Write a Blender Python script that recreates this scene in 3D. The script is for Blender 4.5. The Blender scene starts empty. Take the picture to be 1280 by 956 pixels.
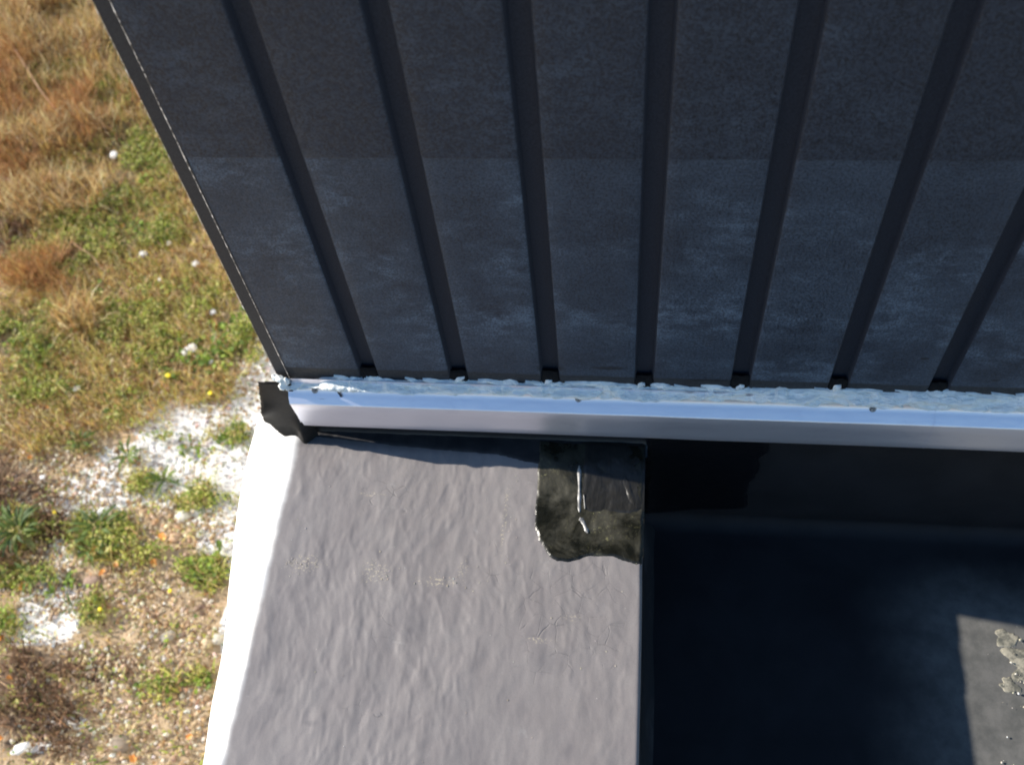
import bpy, bmesh, math, random
import numpy as np
from mathutils import Matrix, Vector
random.seed(7); RNG = np.random.default_rng(11)
SC = bpy.context.scene; C = SC.collection
R = math.radians
# ------------------------------------------------------------------ camera
CAM_ROT = ((0.99284, -0.02981, 0.11564), (0.08808, 0.83668, -0.54056), (-0.08063, 0.54688, 0.83332))
CAM_POS = Vector((0.42887, -0.89872, 1.58738)); FPX = 1274.26
cd = bpy.data.cameras.new('camera'); cam = bpy.data.objects.new('camera', cd); C.objects.link(cam)
cam.matrix_world = Matrix.Translation(CAM_POS) @ Matrix(CAM_ROT).to_4x4()
cd.sensor_width = 36; cd.lens = FPX/1280*36; cd.clip_start = .02; cd.clip_end = 500
cd.dof.use_dof = True; cd.dof.focus_distance = 1.62; cd.dof.aperture_fstop = 4.6
SC.camera = cam
# ------------------------------------------------------------------ light
SUN_EL = 27.0; SUN_DIR = Vector((-1, .150, 0)).normalized()*math.cos(R(SUN_EL)) + Vector((0, 0, math.sin(R(SUN_EL))))
w = bpy.data.worlds.new('World'); SC.world = w; w.use_nodes = True
nt = w.node_tree; nt.nodes.clear()
sky = nt.nodes.new('ShaderNodeTexSky'); sky.sky_type = 'NISHITA'; sky.sun_disc = False
sky.sun_elevation = R(SUN_EL); sky.sun_rotation = math.atan2(SUN_DIR.x, SUN_DIR.y)
sky.ozone_density = 2.2; sky.dust_density = .4; sky.air_density = 1.0
bg = nt.nodes.new('ShaderNodeBackground'); bg.inputs[1].default_value = .115
ow = nt.nodes.new('ShaderNodeOutputWorld'); hs = nt.nodes.new('ShaderNodeHueSaturation'); hs.inputs['Saturation'].default_value = 1.15; nt.links.new(sky.outputs[0], hs.inputs['Color']); nt.links.new(hs.outputs[0], bg.inputs[0]); nt.links.new(bg.outputs[0], ow.inputs[0])
sl = bpy.data.lights.new('sun', 'SUN'); sl.energy = 5.0; sl.angle = R(.55); sl.color = (1, .93, .83)
so = bpy.data.objects.new('sun', sl); C.objects.link(so); so.rotation_euler = SUN_DIR.to_track_quat('Z', 'Y').to_euler(); so.location = (-6, 1, 5)
SC.view_settings.view_transform = 'Standard'; SC.view_settings.look = 'None'; SC.view_settings.exposure = 0.72
SC.cycles.filter_width = 1.9
# ------------------------------------------------------------------ numbers shared by the shapes
PITCH = .15; GW = .0152; GD = .014          # wall grooves: spacing, half width, depth
CAPZ = .035; ROOFZ = -.26; GZ = -1.7        # parapet top, low roof, ground
XO, XI = -.165, .457                        # outer shoulder line and inner edge of the parapet
def G(px, py, z=GZ):                        # a point on the ground seen at that place of the photograph
    d = Matrix(CAM_ROT) @ Vector(((px-640)/FPX, -(py-478)/FPX, -1)); t = (z-CAM_POS.z)/d.z
    p = CAM_POS + d*t; return p.x, p.y
# ------------------------------------------------------------------ noise
_T = RNG.random((512, 512))
def vnoise(x, y, seed=0):
    x = np.asarray(x, float)+seed*17.31; y = np.asarray(y, float)+seed*9.77
    xi = np.floor(x).astype(int); yi = np.floor(y).astype(int); fx = x-xi; fy = y-yi
    fx = fx*fx*fx*(fx*(fx*6-15)+10); fy = fy*fy*fy*(fy*(fy*6-15)+10)
    t = lambda a, b: _T[a % 512, b % 512]
    return (t(xi, yi)*(1-fx)+t(xi+1, yi)*fx)*(1-fy)+(t(xi, yi+1)*(1-fx)+t(xi+1, yi+1)*fx)*fy
def fbm(x, y, o=4, seed=0, g=.5):
    s = 0; a = 1; n = 0
    for i in range(o):
        s = s+a*vnoise(np.asarray(x)*2**i, np.asarray(y)*2**i, seed+i*3); n += a; a *= g
    return s/n
def sst(a, b, v): t = np.clip((np.asarray(v, float)-a)/(b-a), 0, 1); return t*t*(3-2*t)
# ------------------------------------------------------------------ materials
class NB:
    def __init__(s, name):
        s.m = bpy.data.materials.new(name); s.m.use_nodes = True; s.t = s.m.node_tree; s.n = s.t.nodes; s.n.clear()
        s.out = s.n.new('ShaderNodeOutputMaterial'); s.b = s.n.new('ShaderNodeBsdfPrincipled'); s.t.links.new(s.b.outputs[0], s.out.inputs[0])
        s.co = s.n.new('ShaderNodeTexCoord').outputs['Object']
    def L(s, a, b): s.t.links.new(a, b)
    def _in(s, sock, v):
        if v is None: return
        if hasattr(v, 'is_output'): s.L(v, sock)
        else: sock.default_value = (tuple(v)+(1,)) if (isinstance(v, (tuple, list)) and len(v) == 3 and sock.type == 'RGBA') else v
    def scale(s, sx, sy, sz, rot=(0, 0, 0), off=(0, 0, 0)):
        m = s.n.new('ShaderNodeMapping'); m.inputs['Scale'].default_value = (sx, sy, sz); m.inputs['Rotation'].default_value = rot; m.inputs['Location'].default_value = off
        s.L(s.co, m.inputs[0]); return m.outputs[0]
    def noise(s, sc, det=4, rough=.55, vec=None, dist=0):
        n = s.n.new('ShaderNodeTexNoise'); n.inputs['Scale'].default_value = sc; n.inputs['Detail'].default_value = det
        n.inputs['Roughness'].default_value = rough; n.inputs['Distortion'].default_value = dist; s.L(vec or s.co, n.inputs['Vector']); return n.outputs[0]
    def voro(s, sc, feat='F1', vec=None, out='Distance'):
        n = s.n.new('ShaderNodeTexVoronoi'); n.feature = feat; n.inputs['Scale'].default_value = sc; s.L(vec or s.co, n.inputs['Vector']); return n.outputs[out]
    def ramp(s, v, a, b, lo=0, hi=1):
        n = s.n.new('ShaderNodeMapRange'); n.interpolation_type = 'SMOOTHSTEP'; s._in(n.inputs[0], v)
        for i, x in enumerate((a, b, lo, hi)): n.inputs[i+1].default_value = x
        return n.outputs[0]
    def math(s, op, a, b=None):
        n = s.n.new('ShaderNodeMath'); n.operation = op; s._in(n.inputs[0], a); s._in(n.inputs[1], b); return n.outputs[0]
    def mix(s, f, a, b):
        n = s.n.new('ShaderNodeMix'); n.data_type = 'RGBA'; s._in(n.inputs[0], f); s._in(n.inputs[6], a); s._in(n.inputs[7], b); return n.outputs[2]
    def attr(s, name, col=False):
        n = s.n.new('ShaderNodeAttribute'); n.attribute_name = name; return n.outputs['Color' if col else 'Fac']
    def sep(s):
        n = s.n.new('ShaderNodeSeparateXYZ'); s.L(s.co, n.inputs[0]); return n.outputs
    def blob(s, cx, cy, rx, ry, ax=(0, 1), soft=(1.0, .2), wob=.5, nsc=60):   # an uneven spot at a fixed place of the thing, in object space
        o = s.sep(); u = s.math('DIVIDE', s.math('SUBTRACT', o[ax[0]], cx), rx); v = s.math('DIVIDE', s.math('SUBTRACT', o[ax[1]], cy), ry)
        r = s.math('SQRT', s.math('ADD', s.math('MULTIPLY', u, u), s.math('MULTIPLY', v, v)))
        r = s.math('ADD', r, s.math('MULTIPLY', s.math('SUBTRACT', s.noise(nsc, 3), .5), wob*2))
        return s.ramp(r, soft[1], soft[0], 1, 0)
    def bump(s, h, st=.3, d=.002, prev=None):
        n = s.n.new('ShaderNodeBump'); n.inputs['Strength'].default_value = st; n.inputs['Distance'].default_value = d; s._in(n.inputs['Height'], h)
        if prev: s.L(prev, n.inputs['Normal'])
        return n.outputs[0]
    def done(s, col, rough=.6, metal=0, normal=None, spec=.5, **k):
        s._in(s.b.inputs['Base Color'], col); s._in(s.b.inputs['Roughness'], rough); s._in(s.b.inputs['Metallic'], metal)
        s.b.inputs['Specular IOR Level'].default_value = spec
        if normal: s.L(normal, s.b.inputs['Normal'])
        for a, b in k.items(): s._in(s.b.inputs[a.replace('_', ' ')], b)
        return s.m
def m_clad(name, lower):
    n = NB(name)
    grain = n.noise(300, 3, .9); fine = n.noise(150, 4, .65)
    sp = n.ramp(grain, .40, .60)
    dust = n.ramp(n.noise(4.6, 6, .62, n.scale(1, 1, 1.5)), .42, .70)
    brush = n.ramp(n.noise(26, 6, .72, n.scale(.8, 1, 1.5)), .38, .66)
    d = n.math('MULTIPLY', n.math('MULTIPLY', dust, brush), n.math('ADD', .25, n.math('MULTIPLY', sp, .75)))
    d = n.math('MULTIPLY', d, .95 if lower else .30)
    base = n.mix(sp, (.008, .011, .018), (.040, .051, .074))
    base = n.mix(n.math('MULTIPLY', n.ramp(fine, .35, .7), .5), base, (.020, .027, .044))
    if lower:
        haze = n.math('ADD', .08, n.math('MULTIPLY', n.ramp(n.noise(8, 5, .6), .32, .68), .42))
        base = n.mix(n.math('MULTIPLY', haze, n.math('ADD', .3, n.math('MULTIPLY', sp, .7))), base, (.085, .120, .170))
    col = n.mix(d, base, (.165, .225, .305))
    if not lower: base = n.mix(.35, base, (.006, .008, .014))
    if lower:
        o = n.sep()
        z = n.math('ADD', o[2], n.math('MULTIPLY', n.math('SUBTRACT', n.noise(14, 3), .5), .010))
        col = n.mix(n.ramp(z, .2305, .2265), col, (.022, .024, .028))
        for cx, cz, rx, rz in ((.395, .252, .034, .006), (.86, .300, .010, .004), (.975, .248, .010, .003), (.55, .226, .04, .004), (.30, .245, .03, .010)):
            col = n.mix(n.math('MULTIPLY', n.blob(cx, cz, rx, rz, (0, 2), (1.0, .5), .4, 70), .8), col, (.012, .013, .016))
    else:
        col = n.mix(n.math('MULTIPLY', n.blob(.02, .70, .05, .02, (0, 2)), .2), col, (.1, .11, .12))
    scr = n.ramp(n.noise(60, 2, .5, n.scale(14, 1, .35)), .70, .74)
    col = n.mix(n.math('MULTIPLY', scr, .25), col, (.010, .011, .013))
    nm = n.bump(grain, .35, .0006); nm = n.bump(n.noise(9, 2), .25, .004, nm)
    return n.done(col, n.ramp(fine, .3, .7, .52, .72), 0, nm, .45)
M = {}
M['clad_lower'] = m_clad('dusty_dark_metal', True); M['clad_upper'] = m_clad('dark_coated_metal', False)
n = NB('groove_metal'); g = n.noise(600, 2, .7)
M['groove'] = n.done(n.mix(n.ramp(g, .3, .7), (.014, .017, .026), (.030, .036, .052)), .7, 0, n.bump(g, .3, .0006), .3)
n = NB('corner_trim_metal'); g = n.noise(500, 3, .7)
M['trim'] = n.done(n.mix(n.ramp(g, .3, .7), (.026, .027, .031), (.046, .047, .052)), .6, 0, n.bump(g, .25, .0006), .35)
n = NB('bare_cut_edge'); M['edge'] = n.done(n.mix(n.ramp(n.noise(160, 3, .7), .40, .62), (.03, .03, .03), (.62, .60, .58)), .45, .0)
n = NB('black_foam'); g = n.noise(180, 5, .7); M['foam'] = n.done((.004, .004, .005), .9, 0, n.bump(g, .9, .003), .3)
n = NB('brushed_flashing')
st = n.noise(90, 3, .6, n.scale(.15, 1, 6)); sm = n.ramp(n.noise(20, 5, .65, n.scale(.6, 1, 1.5), .7), .50, .8)
col = n.mix(n.math('MULTIPLY', sm, .5), (.86, .85, .92), (.70, .69, .78))
for cx, cz, rx, rz in ((.62, .150, .012, .010), (.585, .13, .006, .014), (-.075, .135, .02, .004)):
    col = n.mix(n.math('MULTIPLY', n.blob(cx, cz, rx, rz, (0, 2), (1.1, .3), .7, 90), .35), col, (.62, .66, .72))
M['flash'] = n.done(col, n.ramp(st, .3, .7, .34, .40), .80, n.bump(n.noise(14, 3, .5, n.scale(1, 1, 2)), .25, .004), .5)
n = NB('white_sealant'); g = n.noise(160, 5, .6, n.scale(.45, 1, 1.2, (0, .25, 0)), .8)
M['seal'] = n.done(n.mix(n.ramp(n.noise(70, 4, .6, n.scale(.5, 1, 1)), .35, .65), (.86, .91, .88), (.94, .96, .94)), .42, 0, n.bump(g, .9, .005), .5)
n = NB('black_rubber'); g = n.noise(220, 4, .6)
M['rubber'] = n.done((.016, .016, .018), .38, 0, n.bump(n.noise(12, 4, .6), .35, .006), .5)
n = NB('screw_steel'); M['screw'] = n.done(n.mix(n.ramp(n.noise(300), .4, .6), (.16, .16, .17), (.42, .42, .42)), .45, .7)
n = NB('ink'); M['ink'] = n.done((.010, .012, .03), .5)
# dusty membrane on the parapet
n = NB('dusty_parapet_membrane'); o = n.sep()
fine = n.noise(420, 3, .7); med = n.noise(30, 5, .6, n.scale(1, .6, 1)); big = n.noise(6, 4, .55)
col = n.mix(n.ramp(big, .3, .7), (.214, .192, .187), (.248, .224, .216))
col = n.mix(n.math('MULTIPLY', n.ramp(med, .35, .7), .5), col, (.278, .255, .242))
col = n.mix(n.math('MULTIPLY', n.ramp(fine, .45, .8), .45), col, (.175, .168, .166))
pale = n.ramp(n.noise(24, 5, .7, None, .5), .62, .72)
col = n.mix(n.math('MULTIPLY', pale, .3), col, (.38, .365, .345))
spk = n.ramp(n.noise(260, 3, .75), .54, .64)
for cx, cy, rx, ry in ((-.103, -.262, .040, .020), (.02, -.27, .035, .028), (.125, -.283, .045, .012), (.165, -.262, .012, .03), (.345, -.33, .02, .01), (.30, -.37, .03, .006), (.225, -.17, .006, .07), (-.01, -.13, .03, .006)):
    col = n.mix(n.math('MULTIPLY', n.math('MULTIPLY', n.blob(cx, cy, rx, ry, (0, 1), (1.0, .3), .6, 60), spk), .8), col, (.60, .52, .36))
for cx, cy, rx, ry in ((-.10, -.475, .018, .010), (.355, -.53, .014, .02), (.10, -.36, .03, .05), (.31, -.40, .03, .03), (-.04, -.52, .015, .006)):
    col = n.mix(n.math('MULTIPLY', n.blob(cx, cy, rx, ry, (0, 1), (1.1, .1), .6, 40), .35), col, (.10, .098, .108))
# hair cracks in the top coat
dn = n.n.new('ShaderNodeMix'); dn.data_type = 'VECTOR'; dn.inputs[0].default_value = .035
nn_ = n.n.new('ShaderNodeTexNoise'); nn_.inputs['Scale'].default_value = 14; n.L(n.co, nn_.inputs['Vector']); n.L(n.co, dn.inputs[4]); n.L(nn_.outputs[1], dn.inputs[5])
crk = n.voro(34, 'DISTANCE_TO_EDGE', dn.outputs[1]); line = n.ramp(crk, .006, .018, 1, 0)
cm = 0
for cx, cy, rx, ry in ((.34, -.33, .12, .13), (.22, -.20, .02, .14), (.03, -.13, .10, .06), (.04, -.50, .05, .03), (.05, -.36, .03, .03)):
    cm = n.math('MAXIMUM', cm, n.blob(cx, cy, rx, ry, (0, 1), (1.0, .5), .7, 22))
cr = n.math('MULTIPLY', n.math('MULTIPLY', line, cm), n.ramp(n.noise(45), .42, .6))
col = n.mix(n.math('MULTIPLY', cr, .32), col, (.09, .086, .082))
chalk = n.ramp(n.math('ADD', o[0], n.math('MULTIPLY', n.math('SUBTRACT', n.noise(22, 4, .6), .5), .012)), XO+.012, XO-.006)  # full sun on the outer shoulder, painted into the colour as white
col = n.mix(n.ramp(n.math('ADD', o[1], n.math('MULTIPLY', n.math('SUBTRACT', n.noise(18, 3), .5), .02)), -.050, -.028, 0, .8), col, (.075, .072, .074))  # shadow at the wall foot deepened by a darker painted colour
col = n.mix(chalk, col, (.82, .81, .78))  # chalk here is the mask of the painted sun on the outer shoulder
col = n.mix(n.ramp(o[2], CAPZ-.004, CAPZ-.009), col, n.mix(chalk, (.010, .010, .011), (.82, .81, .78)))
run = n.ramp(n.noise(11, 5, .65, n.scale(2.2, .55, 1), .4), .42, .72)
col = n.mix(n.math('MULTIPLY', n.math('MULTIPLY', run, .35), n.math('SUBTRACT', 1, chalk)), col, (.155, .142, .140))
nm = n.bump(fine, .25, .0008); nm = n.bump(med, .22, .002, nm); nm = n.bump(n.math('MULTIPLY', cr, -1), .5, .0012, nm)
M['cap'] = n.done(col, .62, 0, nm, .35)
# low roof membrane
n = NB('black_roof_membrane'); big = n.noise(7, 5, .6, None, .5); g = n.noise(350, 3, .7)
col = n.mix(n.ramp(big, .35, .7), (.013, .0125, .014), (.020, .019, .021))
o = n.sep(); wv = n.math('MULTIPLY', n.math('SUBTRACT', n.noise(9, 4), .5), .10)
sed_sunlit = n.math('MULTIPLY', n.ramp(n.math('ADD', o[0], wv), .84, 1.06), n.ramp(n.math('ADD', o[1], wv), -.06, -.20))  # roof residue, also spread to paint the sunlit patch brighter
col = n.mix(n.math('MULTIPLY', sed_sunlit, .95), col, n.mix(n.ramp(n.noise(30, 5, .65), .3, .7), (.105, .105, .098), (.165, .16, .148)))
M['roof'] = n.done(col, n.ramp(g, .3, .7, .58, .7), 0, n.bump(g, .2, .0008, n.bump(n.noise(11, 4, .5), .4, .006)), .22)
n = NB('wet_patch_coating'); big = n.noise(16, 5, .65, None, .6); g = n.noise(200, 4, .7)
col = n.mix(n.ramp(big, .35, .65), (.008, .008, .005), (.052, .048, .033))
spk = n.ramp(n.noise(240, 3, .8), .58, .66)
e1 = n.math('MAXIMUM', n.blob(.312, -.228, .022, .014, (0, 1), (1.0, .3), .5, 80), n.blob(.448, -.222, .016, .02, (0, 1), (1.0, .3), .5, 80))
e1 = n.math('MAXIMUM', e1, n.blob(.445, -.165, .012, .02, (0, 1), (1.0, .3), .5, 80))
e1 = n.math('MAXIMUM', e1, n.math('MULTIPLY', n.ramp(n.noise(9), .5, .7), .5))
col = n.mix(n.math('MULTIPLY', e1, spk), col, (.38, .36, .16))
M['patch'] = n.done(col, n.ramp(big, .3, .7, .18, .5), 0, n.bump(n.noise(45, 4, .6), .5, .003, n.bump(g, .5, .001)), .5)
n = NB('shiny_black_tape'); M['tape'] = n.done((.020, .019, .017), .32, 0, n.bump(n.noise(26, 3, .6, n.scale(1.6, .6, 1)), .7, .005), .5)
n = NB('clear_film'); M['film'] = n.done(n.mix(n.ramp(n.noise(120), .35, .65), (.14, .14, .14), (.38, .37, .35)), .38, 0, n.bump(n.noise(60), .5, .002), .6)
# colour carried by the vertices (each blade, stone or leaf has its own colour)
def vcol(name, rough=.6, spec=.3, trans=0, nsc=0):
    n = NB(name); c = n.attr('tint', True)
    if nsc: c = n.mix(n.math('MULTIPLY', n.ramp(n.noise(nsc, 4, .7), .3, .7), .4), c, (.10, .085, .06))
    m = n.done(c, rough, 0, None, spec)
    if trans:
        t = n.n.new('ShaderNodeBsdfTranslucent'); n.L(c, t.inputs[0]); mx = n.n.new('ShaderNodeMixShader'); mx.inputs[0].default_value = trans
        n.L(n.b.outputs[0], mx.inputs[1]); n.L(t.outputs[0], mx.inputs[2]); n.L(mx.outputs[0], n.out.inputs[0])
    return m
M['blade'] = vcol('grass_blades', .6, .25, .3); M['stone'] = vcol('pebble_stone', .8, .3, 0, 90)
n = NB('soil'); ch = n.attr('chalk'); da = n.attr('dark'); gr = n.attr('green')
f = n.noise(260, 4, .75); f2 = n.noise(60, 5, .7); vo = n.voro(150); peb = n.voro(150, 'F1', None, 'Color')
soil = n.mix(n.ramp(f2, .3, .7), (.28, .185, .10), (.54, .40, .25))
soil = n.mix(n.math('MULTIPLY', n.ramp(f, .35, .7), .6), soil, (.70, .57, .40))
soil = n.mix(da, soil, n.mix(n.ramp(f2, .3, .7), (.06, .036, .024), (.19, .125, .085)))
soil = n.mix(n.math('MULTIPLY', gr, .6), soil, n.mix(n.ramp(f, .3, .7), (.06, .07, .025), (.16, .15, .06)))
cmask = n.ramp(n.math('ADD', ch, n.math('MULTIPLY', n.math('SUBTRACT', n.noise(55, 6, .75), .5), .9)), .34, .48)
soil = n.mix(cmask, soil, n.mix(n.ramp(f, .3, .8), (.90, .89, .86), (.80, .78, .73)))
M['soil'] = n.done(soil, .9, 0, n.bump(f, .6, .006, n.bump(n.math('MULTIPLY', vo, -1), .35, .006)), .2)
n = NB('wall_render'); M['render'] = n.done(n.mix(n.ramp(n.noise(20, 5), .3, .7), (.55, .53, .5), (.66, .64, .6)), .8, 0, n.bump(n.noise(120), .3, .004))
# ------------------------------------------------------------------ object helpers
def mesh_np(name, V, F, mat, smooth=True, tint=None, attrs=None):
    V = np.asarray(V, np.float32); me = bpy.data.meshes.new(name)
    if isinstance(F, np.ndarray):
        k = F.shape[1]; me.vertices.add(len(V)); me.vertices.foreach_set('co', V.ravel())
        me.loops.add(F.size); me.loops.foreach_set('vertex_index', F.astype(np.int32).ravel())
        me.polygons.add(len(F)); me.polygons.foreach_set('loop_start', np.arange(0, F.size, k, dtype=np.int32)); me.polygons.foreach_set('loop_total', np.full(len(F), k, np.int32))
        me.update(calc_edges=True)
    else: me.from_pydata([tuple(v) for v in V], [], F); me.update()
    if smooth: me.polygons.foreach_set('use_smooth', np.ones(len(me.polygons), bool))
    if tint is not None:
        a = me.color_attributes.new('tint', 'FLOAT_COLOR', 'POINT'); t = np.ones((len(V), 4), np.float32); t[:, :3] = tint; a.data.foreach_set('color', t.ravel())
    for k, v in (attrs or {}).items():
        a = me.attributes.new(k, 'FLOAT', 'POINT'); a.data.foreach_set('value', np.asarray(v, np.float32).ravel())
    me.materials.append(mat); me.validate(); return me
def link(name, me, parent=None, loc=(0, 0, 0), rot=(0, 0, 0), sc=1):
    o = bpy.data.objects.new(name, me); C.objects.link(o); o.location = loc; o.rotation_euler = rot
    o.scale = (sc,)*3 if not isinstance(sc, tuple) else sc
    if parent: o.parent = parent
    return o
def tag(o, label=None, cat=None, group=None, kind=None):
    for k, v in (('label', label), ('category', cat), ('group', group), ('kind', kind)):
        if v: o[k] = v
    return o
def thing(name, label, cat, loc=(0, 0, 0), group=None, rot=(0, 0, 0), sc=1): return tag(link(name, None, None, loc, rot, sc), label, cat, group)
def grid(X, Y, Z, mat, name, flip=False, **k):          # 2-D arrays of coordinates -> a sheet
    a, b = X.shape; V = np.stack([X, Y, Z], -1).reshape(-1, 3); i = np.arange(a*b).reshape(a, b)
    F = np.stack([i[:-1, :-1], i[1:, :-1], i[1:, 1:], i[:-1, 1:]], -1).reshape(-1, 4)
    if flip: F = F[:, ::-1]
    return mesh_np(name, V, np.ascontiguousarray(F), mat, **k)
def box_me(name, x0, x1, y0, y1, z0, z1, mat, bev=0, seg=2):
    bm = bmesh.new(); bmesh.ops.create_cube(bm, size=1)
    for v in bm.verts: v.co = Vector(((x0+x1)/2+v.co.x*(x1-x0), (y0+y1)/2+v.co.y*(y1-y0), (z0+z1)/2+v.co.z*(z1-z0)))
    if bev: bmesh.ops.bevel(bm, geom=bm.edges[:], offset=bev, segments=seg, affect='EDGES')
    me = bpy.data.meshes.new(name); bm.to_mesh(me); bm.free(); me.materials.append(mat); return me
def extrude_x(name, prof, xs, mat, wob=None, smooth=False):
    P = np.array(prof); X = np.repeat(np.array(xs)[:, None], len(P), 1); Y = np.repeat(P[None, :, 0], len(xs), 0).copy(); Z = np.repeat(P[None, :, 1], len(xs), 0).copy()
    if wob: X, Y, Z = wob(X, Y, Z)
    return grid(X, Y, Z, mat, name, smooth=smooth)
# ------------------------------------------------------------------ THE CLAD WALL
wall = thing('clad_wall', 'dark grooved metal wall rising above the white sealant line', 'wall')
WT, SEAM, WB = 1.9, .703, .150
XR = PITCH*24
def strip_mesh(name, x0, x1, z0, z1, y, mat, nz):
    # a flat between two grooves: slightly rounded edges folded back into the grooves
    b = .0022
    prof = [(x0, y+.004), (x0, y+b*.9), (x0+b*.3, y+b*.25), (x0+b, y), (x0+.02, y), ((x0+x1)/2, y-.0004), (x1-.02, y), (x1-b, y), (x1-b*.3, y+b*.25), (x1, y+b*.9), (x1, y+.004)]
    zs = np.concatenate([[z0, z0+.0006], np.linspace(z0+.0015, z1, nz-2)]); P = np.array(prof)
    X = np.repeat(P[None, :, 0], nz, 0); Y = np.repeat(P[None, :, 1], nz, 0)+.0009*(fbm(X*5, np.repeat(zs[:, None], len(P), 1)*3, 2, 4)-.5); Z = np.repeat(zs[:, None], len(P), 1)
    Z = np.minimum(Z, z1)
    # lower lip turned in, so that the sheet shows its thickness
    X = np.vstack([X[:1], X]); Y = np.vstack([Y[:1]+.0022, Y]); Z = np.vstack([Z[:1], Z])
    return grid(X, Y, Z, mat, name, flip=True, smooth=True)
for k in range(-1, 24):
    x0 = (k*PITCH+GW) if k >= 0 else -.139; x1 = (k+1)*PITCH-GW
    link('cladding_strip', strip_mesh('cladding_strip', x0, x1, WB, SEAM+.03, 0.0, M['clad_lower'], 12), wall)
    link('cladding_strip', strip_mesh('cladding_strip', x0, x1, SEAM, WT, -.0010, M['clad_upper'], 16), wall)
    if k < 0: continue
    c = k*PITCH
    for z0, z1, dy in ((WB, SEAM+.03, 0.0), (SEAM+.0015, WT, -.0009)):
        prof = [(c-GW, dy+.0018), (c-GW+.0012, dy+.003), (c-GW+.0030, dy+GD), (c-GW+.0042, dy+GD+.0008), (c+GW-.0042, dy+GD+.0008), (c+GW-.0030, dy+GD), (c+GW-.0012, dy+.003), (c+GW, dy+.0018)]
        P = np.array(prof); zs = np.linspace(z0, z1, 8)
        me = grid(np.repeat(P[None, :, 0], 8, 0), np.repeat(P[None, :, 1], 8, 0), np.repeat(zs[:, None], 8, 1), M['groove'], 'groove_channel', flip=True, smooth=False)
        link('groove_channel', me, wall)
    # foam closure plugging the foot of the groove
    if k < 9:
        zt = .224+.009*k*PITCH+random.uniform(-.004, .006); U = np.linspace(-1, 1, 22); S = np.linspace(0, 1, 14); UU, SS = np.meshgrid(U, S, indexing='ij')
        X = c+UU*(GW+.0035*fbm(SS*4+k*3, UU*0+k, 2)); top = zt+.005*fbm(UU*2.2+k*7, UU*0, 3, 5)-.001
        Z = .190+(top-.190)*SS; Y = .010-.0135*np.sqrt(np.clip(1-UU**6, 0, 1))*(1-.55*SS**4)+.003*fbm(UU*4+k, SS*5, 3, 8)
        link('foam_closure', grid(X, Y, Z, M['foam'], 'foam_closure'), wall)
# corner trim with a bright cut edge on either side
ct = link('corner_trim', box_me('corner_trim', -.1625, -.1375, .0035, .020, .185, WT, M['trim'], .0008), wall)
def edge_line(x, y, wdt, seed):
    zs = np.linspace(.196, WT, 700); u = np.linspace(0, 1, 4); UU, ZZ = np.meshgrid(u, zs, indexing='ij')
    a = UU*math.pi/2; rr = wdt*(.75+.9*(vnoise(ZZ*90, ZZ*0, seed)**3)+1.3*(vnoise(ZZ*38, ZZ*0, seed+5) > .90))
    return grid(x+rr*(1-np.cos(a))-rr*.5, y-rr*np.sin(a)+rr*.5, ZZ, M['edge'], 'cut_edge', flip=False)
link('cut_edge', edge_line(-.1402, .0000, .0020, 1), wall); link('cut_edge', edge_line(-.1632, .0042, .0013, 9), wall)
link('end_wall', box_me('end_wall', -.160, XR, .021, 3.0, GZ-.05, WT-.003, M['render']), wall)
link('wall_cap', box_me('wall_cap', -.19, XR+.02, -.03, 3.03, WT+.001, WT+.03, M['trim'], .004), wall)
# ------------------------------------------------------------------ THE LOW BUILDING: parapet, upstand and roof under membrane
low = thing('low_building', 'low building whose grey wrinkled membrane parapet runs below the metal flashing', 'building')
def capz(x, y):
    wob = .35*(fbm(x*6, y*5, 2, 21)-.5)
    a = fbm((x+wob*.09)*58, y*26, 3, 3, .45)-.5
    r = 1-np.abs(2*fbm((x+wob*.15)*38+y*4.5, y*15, 3, 30, .6)-1)*2.3
    b = fbm(x*9, y*7, 3, 12)-.5
    amp = .75+.7*sst(.38, .65, fbm(x*5, y*4, 2, 44))
    return CAPZ+.0013*a*amp+.00036*np.clip(r, 0, 1)**2*amp+.0007*(fbm(x*24, y*15, 2, 66)-.5)+.004*b
ys = np.concatenate([np.linspace(-3.2, -.80, 40), np.linspace(-.795, .0, 330)])
shy = [(-3.2, -.205), (-.58, -.2195), (-.476, -.228), (-.39, -.233), (-.28, -.248), (-.20, -.261), (-.08, -.273), (0, -.276), (.05, -.274), (.2, -.25)]
def shx(y): return np.interp(y, [a for a, b in shy], [b for a, b in shy])+.004*(fbm(y*14, y*0, 3, 61)-.5)
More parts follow.
